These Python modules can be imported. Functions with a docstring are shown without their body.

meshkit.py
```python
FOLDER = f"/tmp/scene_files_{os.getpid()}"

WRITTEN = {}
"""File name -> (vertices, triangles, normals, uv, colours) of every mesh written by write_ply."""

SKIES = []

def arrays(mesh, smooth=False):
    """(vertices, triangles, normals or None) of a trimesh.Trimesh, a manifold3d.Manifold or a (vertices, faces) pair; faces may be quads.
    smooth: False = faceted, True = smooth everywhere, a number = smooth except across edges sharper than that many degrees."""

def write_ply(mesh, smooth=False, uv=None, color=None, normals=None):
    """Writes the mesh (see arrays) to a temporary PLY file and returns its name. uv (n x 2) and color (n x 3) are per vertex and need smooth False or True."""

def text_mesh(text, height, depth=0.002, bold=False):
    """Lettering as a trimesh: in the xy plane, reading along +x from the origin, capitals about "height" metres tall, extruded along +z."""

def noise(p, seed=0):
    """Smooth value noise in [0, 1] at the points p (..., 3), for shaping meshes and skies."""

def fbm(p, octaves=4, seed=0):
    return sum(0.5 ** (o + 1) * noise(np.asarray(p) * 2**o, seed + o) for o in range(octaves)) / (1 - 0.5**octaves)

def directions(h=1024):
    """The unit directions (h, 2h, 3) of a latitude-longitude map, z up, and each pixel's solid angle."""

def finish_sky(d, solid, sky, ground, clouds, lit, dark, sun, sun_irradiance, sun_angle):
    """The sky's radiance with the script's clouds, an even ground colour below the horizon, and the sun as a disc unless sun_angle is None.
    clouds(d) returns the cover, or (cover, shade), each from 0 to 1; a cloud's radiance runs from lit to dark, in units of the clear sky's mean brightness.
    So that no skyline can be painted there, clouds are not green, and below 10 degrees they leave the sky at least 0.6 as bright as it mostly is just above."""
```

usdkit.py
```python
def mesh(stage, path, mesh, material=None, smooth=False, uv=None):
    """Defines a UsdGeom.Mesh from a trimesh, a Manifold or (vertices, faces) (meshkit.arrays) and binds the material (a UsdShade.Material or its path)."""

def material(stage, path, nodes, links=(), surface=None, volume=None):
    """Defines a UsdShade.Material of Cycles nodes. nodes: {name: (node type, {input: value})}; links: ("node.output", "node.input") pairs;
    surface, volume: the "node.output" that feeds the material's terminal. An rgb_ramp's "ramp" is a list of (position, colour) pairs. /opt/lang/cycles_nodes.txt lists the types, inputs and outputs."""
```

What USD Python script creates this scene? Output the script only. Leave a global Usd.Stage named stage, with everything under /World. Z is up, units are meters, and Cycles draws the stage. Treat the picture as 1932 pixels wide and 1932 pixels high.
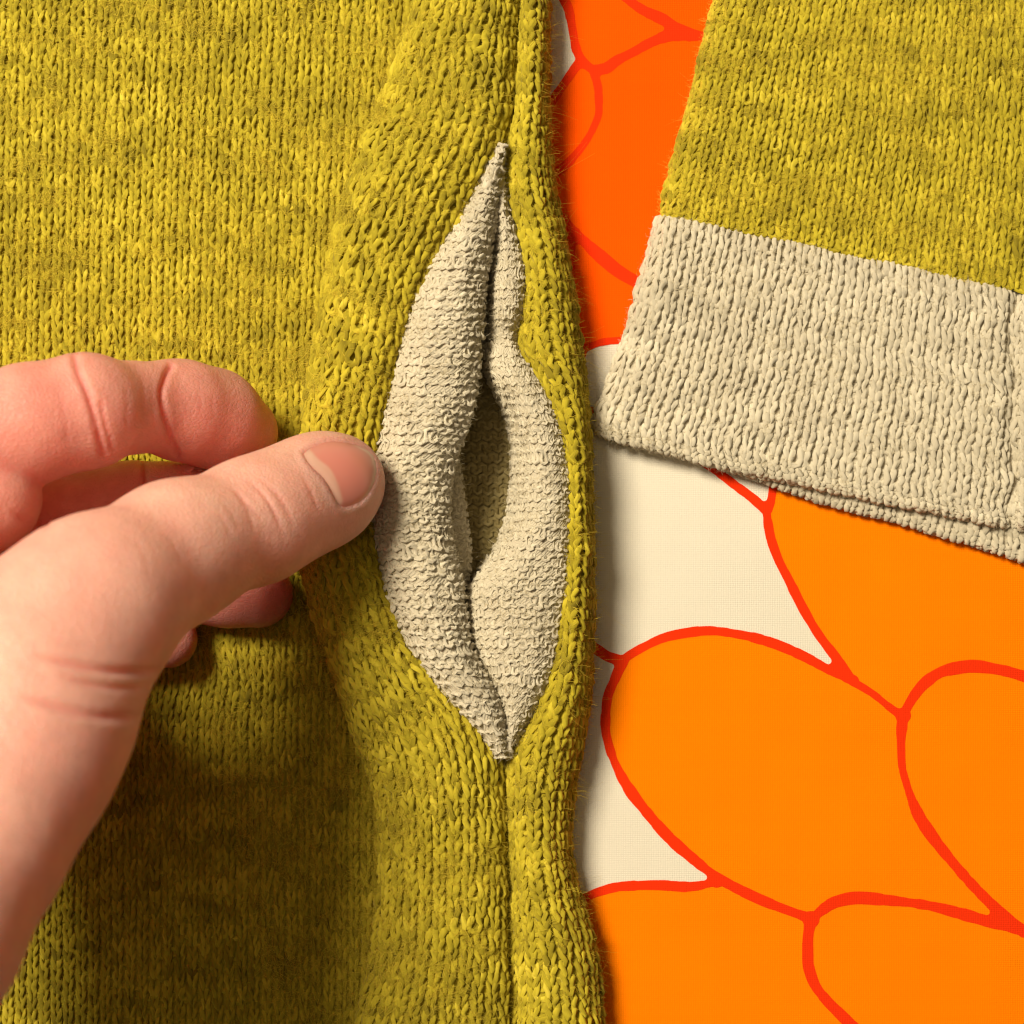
import math, numpy as np, trimesh, usdkit, meshkit
from pxr import Usd, UsdGeom, UsdLux, UsdShade, Sdf, Gf, Vt
from scipy.interpolate import PchipInterpolator, RectBivariateSpline
from scipy.ndimage import gaussian_filter
import shapely
from shapely.geometry import Polygon, LineString, Point
from shapely.ops import unary_union, split

stage = Usd.Stage.CreateInMemory()
UsdGeom.SetStageUpAxis(stage, UsdGeom.Tokens.z)
UsdGeom.SetStageMetersPerUnit(stage, 1.0)
UsdGeom.Xform.Define(stage, '/World')
RNG = np.random.default_rng(7)

# ------------------------------------------------------------------ camera
DIST = 320.0            # mm from the lens to the cloth
K = 0.1035              # mm on the cloth per layout unit (the layout drawing is 1932 units wide)
cam = UsdGeom.Camera.Define(stage, '/World/camera')
cam.CreateHorizontalApertureAttr(36.0); cam.CreateVerticalApertureAttr(36.0)
cam.CreateFocalLengthAttr(36.0 * DIST / (1932 * K))
cam.CreateClippingRangeAttr(Gf.Vec2f(0.01, 20.0))
cam.CreateFStopAttr(16.0); cam.CreateFocusDistanceAttr((DIST - 15) / 1000)
cam.CreateExposureAttr(0.09)
cam.AddTranslateOp().Set((0, 0, DIST / 1000))

# ------------------------------------------------------------------ lamp and added fill
def aim(x, pos):
    z = np.array(pos, float); z /= np.linalg.norm(z)
    r = np.cross([0, 1, 0.01], z); r /= np.linalg.norm(r); u = np.cross(z, r)
    m = Gf.Matrix4d(*r, 0, *u, 0, *z, 0, *map(float, pos), 1)
    UsdGeom.Xformable(x.GetPrim()).AddTransformOp().Set(m)
KEY_DIR = np.array([-0.52, 0.48, 1.0]); KEY_DIR /= np.linalg.norm(KEY_DIR)
key = UsdLux.DiskLight.Define(stage, '/World/bedside_lamp_light')
key.CreateRadiusAttr(0.165); key.CreateIntensityAttr(51.0); key.CreateColorAttr(Gf.Vec3f(1.0, 0.875, 0.645))
aim(key, KEY_DIR * 1.0)
fill = UsdLux.RectLight.Define(stage, '/World/ambient_fill_light')  # unseen area light added as fill, standing in for the room's bounced light
fill.CreateWidthAttr(1.6); fill.CreateHeightAttr(1.6); fill.CreateIntensityAttr(0.70); fill.CreateColorAttr(Gf.Vec3f(1.0, 0.76, 0.48))
aim(fill, np.array([-0.35, 0.25, 1.45]))

# ------------------------------------------------------------------ helpers
def W(px, py, z):
    """layout point at height z (mm) -> mm in the world"""
    px, py, z = np.broadcast_arrays(np.asarray(px, float), np.asarray(py, float), np.asarray(z, float))
    s = K * (DIST - z) / DIST
    return np.stack([(px - 966) * s, -(py - 966) * s, z], -1)

def pc(pts):
    p = np.array(pts, float)
    f = PchipInterpolator(p[:, 0], p[:, 1], extrapolate=False)
    lo, hi = p[0], p[-1]
    def g(x):
        x = np.asarray(x, float)
        return np.where(x < lo[0], lo[1], np.where(x > hi[0], hi[1], np.nan_to_num(f(np.clip(x, lo[0], hi[0])))))
    return g

def sm(a, b, x):
    t = np.clip((np.asarray(x, float) - a) / (b - a), 0, 1)
    return t * t * (3 - 2 * t)

def tag(p, label=None, cat=None, group=None, kind=None):
    p = p.GetPrim() if hasattr(p, 'GetPrim') else p
    for k, v in (('label', label), ('category', cat), ('group', group), ('kind', kind)):
        if v: p.SetCustomDataByKey(k, v)
    return p

def primvar(m, name, data):
    data = np.asarray(data, np.float32)
    pv = UsdGeom.PrimvarsAPI(m)
    if data.ndim == 1:
        pv.CreatePrimvar(name, Sdf.ValueTypeNames.FloatArray, 'vertex').Set(Vt.FloatArray.FromNumpy(data))
    else:
        pv.CreatePrimvar(name, Sdf.ValueTypeNames.Color3fArray, 'vertex').Set(Vt.Vec3fArray.FromNumpy(data))

# ------------------------------------------------------------------ materials
UsdGeom.Scope.Define(stage, '/World/Looks')
def mat(name, nodes, links, surface='p.BSDF'):
    return usdkit.material(stage, '/World/Looks/' + name, nodes, links, surface=surface)

def yarn_mat(name, ramp, sheen, bump=0.35):
    n = {'t': ('attribute', {'attribute': 'tone'}), 'uv': ('uvmap', {'attribute': 'st'}),
         'map': ('mapping', {'scale': (0.9, 5.0, 1.0)}),
         'nz': ('noise_texture', {'scale': 2.2, 'detail': 3.0, 'roughness': 0.65}),
         'w': ('wave_texture', {'wave_type': 'bands', 'bands_direction': 'diagonal', 'profile': 'sine', 'scale': 0.55, 'distortion': 1.6, 'detail': 1.0, 'detail_scale': 1.0}),
         'map2': ('mapping', {'scale': (1.0, 3.0, 0.0)}),
         'm1': ('math', {'math_type': 'multiply_add', 'value2': 0.30, 'value3': -0.15}),
         'add': ('math', {'math_type': 'add'}),
         'ramp': ('rgb_ramp', {'ramp': ramp}),
         'h': ('math', {'math_type': 'multiply_add', 'value2': 0.7}),
         'b': ('bump', {'strength': bump, 'distance': 0.00025}),
         'p': ('principled_bsdf', {'roughness': 0.85, 'diffuse_roughness': 0.4, 'specular_ior_level': 0.18, 'sheen_weight': sheen[0] * 0.6, 'sheen_roughness': 0.4, 'sheen_tint': sheen[1]})}
    l = [('uv.UV', 'map.vector'), ('map.vector', 'nz.vector'), ('uv.UV', 'map2.vector'), ('map2.vector', 'w.vector'),
         ('nz.fac', 'm1.value1'), ('t.fac', 'add.value1'), ('m1.value', 'add.value2'), ('add.value', 'ramp.fac'), ('ramp.color', 'p.base_color'),
         ('nz.fac', 'h.value1'), ('w.fac', 'h.value3'), ('h.value', 'b.height'), ('b.normal', 'p.normal')]
    return mat(name, n, l)

GREEN = [(0.0, (0.20, 0.155, 0.014)), (0.35, (0.37, 0.300, 0.020)), (0.65, (0.57, 0.472, 0.034)), (1.0, (0.74, 0.62, 0.07))]
BEIGE = [(0.0, (0.42, 0.375, 0.28)), (0.5, (0.62, 0.565, 0.445)), (1.0, (0.78, 0.725, 0.59))]
M_GREEN = yarn_mat('mustard_green_wool', GREEN, (0.25, (0.9, 0.75, 0.3)))
M_BEIGE = yarn_mat('beige_wool', BEIGE, (0.15, (0.9, 0.85, 0.7)), 0.45)

def fibre_mat(name, c):
    n = {'d': ('diffuse_bsdf', {'color': c}), 't': ('translucent_bsdf', {'color': c}), 'm': ('mix_closure', {'fac': 0.4})}
    return mat(name, n, [('d.BSDF', 'm.closure1'), ('t.BSDF', 'm.closure2')], 'm.closure')
M_INSIDE_SHADE = yarn_mat('pocket_shade_wool', [(0.0, (0.16, 0.125, 0.045)), (0.5, (0.26, 0.21, 0.09)), (1.0, (0.36, 0.30, 0.15))], (0.1, (0.9, 0.8, 0.6)))  # beige lining darkened to olive: the pocket's shade is put into the colour
M_FUZZ = fibre_mat('mustard_fibres', (0.74, 0.595, 0.075))
M_FUZZD = fibre_mat('olive_fibres', (0.36, 0.27, 0.03))
M_FUZZB = fibre_mat('beige_fibres', (0.74, 0.66, 0.48))

def cloth_mat(name, c, var=0.06):
    n = {'co': ('texture_coordinate', {}),
         'w1': ('wave_texture', {'bands_direction': 'x', 'scale': 690.0, 'distortion': 2.2, 'detail': 2.0, 'detail_scale': 2.0}),
         'w2': ('wave_texture', {'bands_direction': 'y', 'scale': 760.0, 'distortion': 2.2, 'detail': 2.0, 'detail_scale': 2.0}),
         'nz': ('noise_texture', {'scale': 1600.0, 'detail': 2.0, 'roughness': 0.7}),
         'n2': ('noise_texture', {'scale': 60.0, 'detail': 3.0, 'roughness': 0.6}),
         'a': ('math', {'math_type': 'add'}), 'a2': ('math', {'math_type': 'add'}),
         'v': ('math', {'math_type': 'multiply_add', 'value2': 2 * var, 'value3': 1 - var}),
         'v2': ('math', {'math_type': 'multiply_add', 'value2': 2 * var, 'value3': 1 - var}),
         'vv': ('math', {'math_type': 'multiply'}),
         'c': ('vector_math', {'math_type': 'scale', 'vector1': c}),
         'b': ('bump', {'strength': 0.3, 'distance': 0.00012}),
         'n4': ('noise_texture', {'scale': 17.0, 'detail': 2.0, 'roughness': 0.5}), 'b2': ('bump', {'strength': 0.35, 'distance': 0.004}),
         'wv': ('math', {'math_type': 'multiply_add', 'value2': 0.035, 'value3': 0.965}), 'v3': ('math', {'math_type': 'multiply'}),
         'p': ('principled_bsdf', {'roughness': 0.9, 'specular_ior_level': 0.06})}
    l = [('co.object', 'w1.vector'), ('co.object', 'w2.vector'), ('co.object', 'nz.vector'), ('co.object', 'n2.vector'),
         ('w1.fac', 'a.value1'), ('w2.fac', 'a.value2'), ('a.value', 'a2.value1'), ('nz.fac', 'a2.value2'), ('a2.value', 'b.height'), ('co.object', 'n4.vector'), ('n4.fac', 'b2.height'), ('b2.normal', 'b.normal'), ('b.normal', 'p.normal'), ('a.value', 'wv.value1'),
         ('nz.fac', 'v.value1'), ('n2.fac', 'v2.value1'), ('v.value', 'vv.value1'), ('v2.value', 'vv.value2'), ('vv.value', 'v3.value1'), ('wv.value', 'v3.value2'), ('v3.value', 'c.scale'), ('c.vector', 'p.base_color')]
    return mat(name, n, l)
M_WHITE = cloth_mat('white_cotton', (0.77, 0.725, 0.63), 0.035)
M_ORANGE = cloth_mat('orange_print', (1.0, 0.225, 0.0))
M_DEEP = cloth_mat('deep_orange_print', (1.0, 0.097, 0.0))
M_RED = cloth_mat('red_print', (0.86, 0.036, 0.004))

# ------------------------------------------------------------------ printed cloth
cloth = UsdGeom.Xform.Define(stage, '/World/printed_cloth')
tag(cloth, 'flat cotton cloth printed with orange petals outlined in red, under the sweater', 'cloth')

def sheet(path, poly, z, m, size=None):
    polys = [g for g in getattr(poly, 'geoms', [poly]) if g.geom_type == 'Polygon' and g.area > 1]
    ms = []
    for g in polys:
        v, f = trimesh.creation.triangulate_polygon(g, engine='earcut')
        ms.append(trimesh.Trimesh(np.column_stack([v, np.zeros(len(v))]), f, process=False))
    t = trimesh.util.concatenate(ms)
    v = W(t.vertices[:, 0], t.vertices[:, 1], z) / 1000
    f = t.faces
    n = np.cross(v[f[:, 1]] - v[f[:, 0]], v[f[:, 2]] - v[f[:, 0]])[:, 2]
    f = np.where((n < 0)[:, None], f[:, ::-1], f)
    return usdkit.mesh(stage, path, (v, f), m)

def smooth_line(pts, step=6):
    p = np.array(pts, float)
    if len(p) < 3: return p
    d = np.r_[0, np.cumsum(np.hypot(*np.diff(p, axis=0).T))]
    s = np.arange(0, d[-1], step)
    s = np.r_[s, d[-1]]
    return np.column_stack([PchipInterpolator(d, p[:, 0])(s), PchipInterpolator(d, p[:, 1])(s)])

A = [(1176, 1244), (1212, 1222), (1264, 1200), (1337, 1190), (1400, 1198), (1457, 1213), (1514, 1237), (1566, 1265), (1608, 1286), (1644, 1307), (1686, 1340), (1704, 1351)]
A0 = [(1060, 1205), (1120, 1222), (1150, 1240), (1176, 1246)]
B = [(1446, 959), (1452, 1005), (1467, 1052), (1488, 1094), (1514, 1146), (1545, 1198), (1576, 1239), (1608, 1284)]
B0 = [(1446, 965), (1420, 940), (1389, 917), (1340, 880), (1290, 850)]
B1 = [(1449, 962), (1456, 938), (1460, 905), (1475, 820)]
C = [(1176, 1246), (1160, 1281), (1145, 1322), (1142, 1369), (1150, 1411), (1166, 1452), (1187, 1489), (1223, 1536), (1264, 1582), (1306, 1619), (1348, 1652), (1394, 1678), (1446, 1702), (1493, 1720), (1530, 1733)]
Dl = [(1000, 1752), (1050, 1722), (1088, 1702), (1129, 1683), (1176, 1672), (1238, 1670), (1296, 1673), (1348, 1664)]
E = [(1530, 1737), (1550, 1718), (1576, 1702), (1618, 1694), (1680, 1699), (1743, 1707), (1810, 1723), (1862, 1738), (1932, 1757), (2010, 1785), (2200, 1850)]
F = [(1530, 1735), (1524, 1780), (1524, 1811), (1535, 1853), (1561, 1889), (1587, 1915), (1618, 1946), (1760, 2080)]
G = [(1704, 1351), (1722, 1317), (1748, 1286), (1784, 1265), (1836, 1257), (1883, 1263), (1932, 1276), (2060, 1330), (2200, 1400)]
H = [(1704, 1351), (1700, 1400), (1701, 1437), (1712, 1484), (1732, 1536), (1758, 1577), (1795, 1624), (1836, 1671), (1878, 1713), (1932, 1757)]
T1 = [(1055, -60), (1060, -10), (1072, 15), (1080, 55), (1087, 92), (1098, 114), (1120, 132)]
T2 = [(1096, 112), (1076, 141), (1058, 167), (1038, 196), (1000, 240)]
T3 = [(1120, 132), (1142, 129), (1164, 114), (1197, 97), (1230, 79), (1263, 68), (1318, 69), (1420, 90)]
T4 = [(1130, -50), (1186, 0), (1215, 20), (1252, 37), (1274, 52), (1318, 66), (1420, 95)]
T5 = [(1118, 132), (1129, 172), (1130, 209), (1120, 240), (1107, 264), (1089, 288), (1060, 318), (1010, 350)]
T6 = [(1030, 380), (1076, 428), (1111, 464), (1139, 489), (1167, 512), (1200, 531), (1260, 560), (1400, 600)]
T7 = [(1080, 435), (1076, 509), (1083, 600), (1097, 668)]
T8 = [(1040, 720), (1091, 668), (1117, 652), (1139, 645), (1172, 642), (1260, 655), (1330, 690)]
def L(p): return [tuple(x) for x in smooth_line(p)]
petals = {
    'main': L(A) + L(H)[1:] + L(E[:9])[::-1][1:] + L(C)[::-1][1:-1],
    'right': L(G) + [(2300, 1500), (2300, 1860)] + L(E[8:])[::-1] + L(H)[::-1][1:-1],
    'upper': L(B) + L(A[8:])[1:] + L(G)[1:] + [(2300, 1300), (2300, 800), (1475, 800)] + L(B1)[::-1][:-1],
    'lowerl': L(Dl) + L(C[10:])[1:] + L(F)[1:] + [(1700, 2240), (1000, 2240)],
    'lowerr': L(E) + [(2300, 1900), (2300, 2240), (1760, 2240)] + L(F)[::-1][:-1]}
deep = Polygon([(1050, -60)] + L(T1)[1:-4] + L(T2)[3:] + [(980, 400), (980, 735)] + L(T8)[:-1] + [(1420, 690), (1420, -60)]).buffer(0)
cuts = [LineString(L(x)) for x in (T1, T3, T4, T5, T6, T7)]
pieces = [deep]
for c in cuts:
    c2 = c
    nxt = []
    for g in pieces:
        try: nxt += [q for q in split(g, c2).geoms]
        except Exception: nxt.append(g)
    pieces = nxt
sheet('/World/printed_cloth/white_ground', shapely.box(-900, -900, 2900, 2900), 0.0, M_WHITE)
def nm(base, i): return base if i == 0 else f'{base}_{i:03d}'
i = 0
for key_, poly in petals.items():
    g = Polygon(poly).buffer(0)
    p = sheet('/World/printed_cloth/' + nm('petal', i), g, 0.06, M_ORANGE); i += 1
for g in pieces:
    if g.area < 60: continue
    p = sheet('/World/printed_cloth/' + nm('petal', i), g, 0.06, M_DEEP); i += 1
    tag(p, 'deeper orange petal')
def stroke(pts, w, seed):
    s = smooth_line(pts, 8)
    r = np.random.default_rng(seed)
    k = np.convolve(r.normal(size=len(s) + 12), np.ones(9) / 9, 'same')[6:-6]
    wd = 0.84 * w * (1 + 0.35 * k)
    segs = [LineString([s[a], s[a + 1]]).buffer(wd[a] / 2, 6) for a in range(len(s) - 1)]
    return unary_union(segs)
LINES = [(A, 21), (A0, 22), (B, 20), (B0, 21), (B1, 18), (C, 24), (Dl, 20), (E, 24), (F, 23), (G, 22), (H, 24),
         (T1, 20), (T2, 19), (T3, 21), (T4, 22), (T5, 16), (T6, 24), (T7, 20), (T8, 16)]
red = unary_union([stroke(p, w, 40 + q) for q, (p, w) in enumerate(LINES)]).union(shapely.affinity.scale(Point(1108, 774).buffer(9), 2.0, 0.8))
for x, y, r in ((1176, 1246, 17), (1448, 962, 14), (1610, 1284, 17), (1704, 1350, 24), (1530, 1735, 26), (1352, 1664, 18), (1932, 1757, 20), (1120, 132, 16), (1300, 68, 16), (1085, 440, 18)):
    red = red.union(Point(x, y).buffer(r * 0.62))
red = red.buffer(6).buffer(-10).buffer(4).simplify(0.3)
sheet('/World/printed_cloth/petal_outline', red, 0.12, M_RED)

# ------------------------------------------------------------------ knitting
class Surf:
    """A sheet through rows of layout points (px, py, z): u across (arc length), v down the rows."""
    def __init__(self, rows, smooth_v=0):
        R = np.array(rows, float)                       # rows x cols x 3
        g = W(R[..., 0], R[..., 1], R[..., 2])
        nv, nu = g.shape[:2]
        m = max(4 * nu, 160)
        fine = np.empty((nv, m, 3))
        for a in range(nv):
            d = np.r_[0, np.cumsum(np.linalg.norm(np.diff(g[a], axis=0), axis=1) + 1e-6)]
            fine[a] = PchipInterpolator(d, g[a])(np.linspace(0, d[-1], m))
        self.u, self.v = np.linspace(0, 1, m), np.linspace(0, 1, nv)
        if smooth_v: fine = gaussian_filter(fine, (smooth_v, 1.0, 0), mode='nearest')
        self.f = [RectBivariateSpline(self.v, self.u, fine[..., k], kx=3, ky=3, s=0) for k in range(3)]
        self.width = np.linalg.norm(np.diff(fine, axis=1), axis=2).sum(1).mean()
        self.height = np.linalg.norm(np.diff(fine, axis=0), axis=2).sum(0).mean()
    def p(self, u, v):
        return np.stack([f.ev(v, u) for f in self.f], -1)
    def frame(self, u, v, e=2e-3):
        du = self.p(u + e, v) - self.p(u - e, v); dv = self.p(u, v + e) - self.p(u, v - e)
        n = np.cross(dv, du); n /= np.linalg.norm(n, axis=-1, keepdims=True) + 1e-12
        return self.p(u, v), n

def smooth_noise(shape, sig, rng):
    x = gaussian_filter(rng.normal(size=shape), sig, mode='nearest')
    return x / (x.std() + 1e-9)

def knit(surf, nu, nv, purl=False, rad=0.19, m=10, ring=6, seed=1, amp=0.215, H=0.88, lift=0.0, jit=1.0, tone_sig=(0.8, 2.2), tone=(0.5, 0.17), taper_v=None):
    """Rows of interlocking loops of yarn following the sheet. Returns vertices (mm), faces, uv, tone, backing mesh."""
    rng = np.random.default_rng(seed)
    wmm, cmm = surf.width / nu, surf.height / nv
    S = nu * m + 1
    t = np.linspace(0, 2 * np.pi * nu, S)[None, :] + np.zeros((nv, 1))
    j = np.arange(nv)[:, None]
    si = t / (2 * np.pi)
    jx = smooth_noise((nv, S), (0.0, m * 0.35), rng) * 0.045 * jit
    jy = smooth_noise((nv, S), (0.0, m * 0.35), rng) * 0.07 * jit + smooth_noise((nv, S), (1.5, m * 3), rng) * 0.05 * jit
    jz = smooth_noise((nv, S), (0.0, m * 0.4), rng) * 0.05 * jit
    wob = smooth_noise((nv, S), (5, m * 4), rng) * 0.10 * jit
    u = (si + amp * np.sin(2 * t) + (0.0 if purl else 0.055) * np.sin(t) + jx + wob) / nu
    v = (j + 0.5 + H * np.cos(t) + jy) / nv
    u, v = np.clip(u, 0.002, 0.998), np.clip(v, 0.002, 0.998)
    P, N = surf.frame(u, v)
    dz = -np.cos(2 * t) * (0.16 if purl else 0.17) + jz
    # the yarn of the leg lies over the head of the row below
    dz = dz + 0.06 * np.cos(t) * (1 if not purl else 0.0)
    dz = dz * wmm * (-1 if purl else 1) + lift
    C = P + N * dz[..., None]
    T = np.gradient(C, axis=1); T /= np.linalg.norm(T, axis=-1, keepdims=True) + 1e-12
    Bn = np.cross(T, N); Bn /= np.linalg.norm(Bn, axis=-1, keepdims=True) + 1e-12
    Nn = np.cross(Bn, T)
    r = wmm * rad * (1 + 0.13 * smooth_noise((nv, S), (0, m * 0.5), rng) * jit)
    r = np.clip(r, wmm * rad * 0.6, wmm * rad * 1.45)
    ph = np.arange(ring) / ring * 2 * np.pi + np.pi
    r4 = r[..., None, None] * np.clip(1 + 0.15 * rng.normal(size=(nv, S, ring, 1)) * min(jit, 1.2), 0.6, 1.4)
    V = C[:, :, None, :] + r4 * (0.86 * np.cos(ph)[None, None, :, None] * Nn[:, :, None, :] + 1.06 * np.sin(ph)[None, None, :, None] * Bn[:, :, None, :])
    idx = np.arange(nv * S * ring).reshape(nv, S, ring)
    a, b = idx[:, :-1, :], idx[:, 1:, :]
    a2, b2 = np.roll(a, -1, 2), np.roll(b, -1, 2)
    F = np.concatenate([np.stack([a, a2, b], -1).reshape(-1, 3), np.stack([a2, b2, b], -1).reshape(-1, 3)])
    arc = np.cumsum(np.r_[0, np.ones(S - 1)]) / m * 3.2
    UV = np.stack(np.broadcast_arrays(arc[None, :, None] + j[:, :, None] * 7.31, (np.arange(ring) / ring)[None, None, :]), -1).reshape(-1, 2)
    tn = smooth_noise((nv, S), (tone_sig[0], tone_sig[1] * m), rng) * tone[1] * 0.6 + smooth_noise((nv, S), (0, m * 0.35), rng) * tone[1] * 0.85 + smooth_noise((nv, S), (2.5, m * 5), rng) * tone[1] * 0.35 + tone[0]
    TN = np.clip(np.repeat(tn.reshape(-1), ring) + rng.normal(size=nv * S * ring) * tone[1] * 0.75, 0, 1)
    # backing just under the loops
    gu, gv = np.meshgrid(np.linspace(0, 1, nu * 2 + 1), np.linspace(0, 1, nv * 2 + 1))
    Pb, Nb = surf.frame(np.clip(gu, .002, .998), np.clip(gv, .002, .998))
    Vb = (Pb - Nb * (wmm * (0.02 if purl else 0.01) - lift)).reshape(-1, 3)
    k = np.arange(gu.size).reshape(gu.shape)
    q = np.stack([k[:-1, :-1], k[1:, :-1], k[1:, 1:], k[:-1, 1:]], -1).reshape(-1, 4)
    Fb = np.vstack([q[:, [0, 1, 2]], q[:, [0, 2, 3]]])
    nV = len(V.reshape(-1, 3))
    verts = np.vstack([V.reshape(-1, 3), Vb]); faces = np.vstack([F, Fb + nV])
    uv = np.vstack([UV, np.stack([gu.ravel() * nu * 3, gv.ravel() * nv], -1)])
    tone_ = np.r_[TN, np.full(len(Vb), tone[0] * 0.8)]
    return verts, faces, uv, tone_, (C.reshape(-1, 3), N.reshape(-1, 3), r.reshape(-1))

def put_knit(path, surf, nu, nv, material, **kw):
    v, f, uv, tn, cl = knit(surf, nu, nv, **kw)
    m = usdkit.mesh(stage, path, (v / 1000, f), material, smooth=True, uv=uv)
    primvar(m, 'tone', tn)
    return m, cl

def fuzz(path, cl, n, material, length=(0.6, 2.2), width=0.018, seed=3, up=0.6, keep=None, nap=False, clump=2.0):
    """Loose wool fibres lying on the yarn: stray ones as fine tubes, the nap as short flat ribbons."""
    rng = np.random.default_rng(seed)
    C, N, r = cl
    ids = np.arange(len(C)) if keep is None else np.nonzero(keep(C))[0]
    dens = np.clip(meshkit.fbm(C[ids] * [0.16, 0.30, 0.16], 3, seed) - 0.28, 0.03, None) ** clump
    k = rng.choice(ids, n, p=dens / dens.sum())
    p0 = C[k] + N[k] * r[k][:, None] * (rng.uniform(0.3, 1.1, n) if nap else rng.uniform(0.2, 0.95, n))[:, None] + rng.normal(size=(n, 3)) * (0.25 if nap else 0.0)
    d = rng.normal(size=(n, 3)); d -= N[k] * (d * N[k]).sum(1)[:, None] * (0.8 if nap else 0.0); d += N[k] * up; d /= np.linalg.norm(d, axis=1, keepdims=True)
    ln = rng.uniform(*length, n) * rng.uniform(0.5, 1.0, n)
    cb = 0.9 if nap else 1.5
    bend = rng.normal(size=(n, 3)) * cb; bend2 = rng.normal(size=(n, 3)) * cb
    nq = 3 if nap else 6
    s = np.linspace(0, 1, nq)[None, :, None]
    pts = p0[:, None] + ln[:, None, None] * (d[:, None] * s + bend[:, None] * s ** 2 * 0.5 + bend2[:, None] * s ** 3 * 0.5)
    below = ((pts - p0[:, None]) * N[k][:, None]).sum(-1)
    pts = pts - N[k][:, None] * np.minimum(below + 0.05, 0)[..., None]
    T = np.gradient(pts, axis=1); T /= np.linalg.norm(T, axis=-1, keepdims=True) + 1e-9
    if nap:
        A = np.cross(T, N[k][:, None]); A /= np.linalg.norm(A, axis=-1, keepdims=True) + 1e-9
        w = width * 0.5 * np.array([1.0, 1.0, 0.4])[None, :, None] * rng.uniform(0.6, 1.4, (n, 1, 1))
        V = np.stack([pts - w * A, pts + w * A], 2)
        ix = np.arange(n * nq * 2).reshape(n, nq, 2)
        a, b, c_, e = ix[:, :-1, 0], ix[:, :-1, 1], ix[:, 1:, 1], ix[:, 1:, 0]
        F = np.concatenate([np.stack([a, b, c_], -1).reshape(-1, 3), np.stack([a, c_, e], -1).reshape(-1, 3)])
    else:
        A = np.cross(T, [0.36, 0.48, 0.80]); A /= np.linalg.norm(A, axis=-1, keepdims=True) + 1e-9
        B_ = np.cross(T, A)
        w = width * 0.5 * np.linspace(1.05, 0.5, nq)[None, :, None] * rng.uniform(0.7, 1.3, (n, 1, 1))
        V = np.stack([pts + w * (A * math.cos(q) + B_ * math.sin(q)) for q in (0, 2 * math.pi / 3, 4 * math.pi / 3)], 2)
        ix = np.arange(n * nq * 3).reshape(n, nq, 3)
        a, b = ix[:, :-1], ix[:, 1:]; a2, b2 = np.roll(a, -1, 2), np.roll(b, -1, 2)
        F = np.concatenate([np.stack([a, a2, b], -1).reshape(-1, 3), np.stack([a2, b2, b], -1).reshape(-1, 3)])
    c = usdkit.mesh(stage, path, (V.reshape(-1, 3) / 1000, F), material, smooth=True)
    tag(c, kind='stuff')
    return c

# ------------------------------------------------------------------ sweater
sweater = UsdGeom.Xform.Define(stage, '/World/sweater')
tag(sweater, 'mustard green knitted wool sweater with beige pocket lining and beige sleeve cuff', 'sweater')

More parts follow.
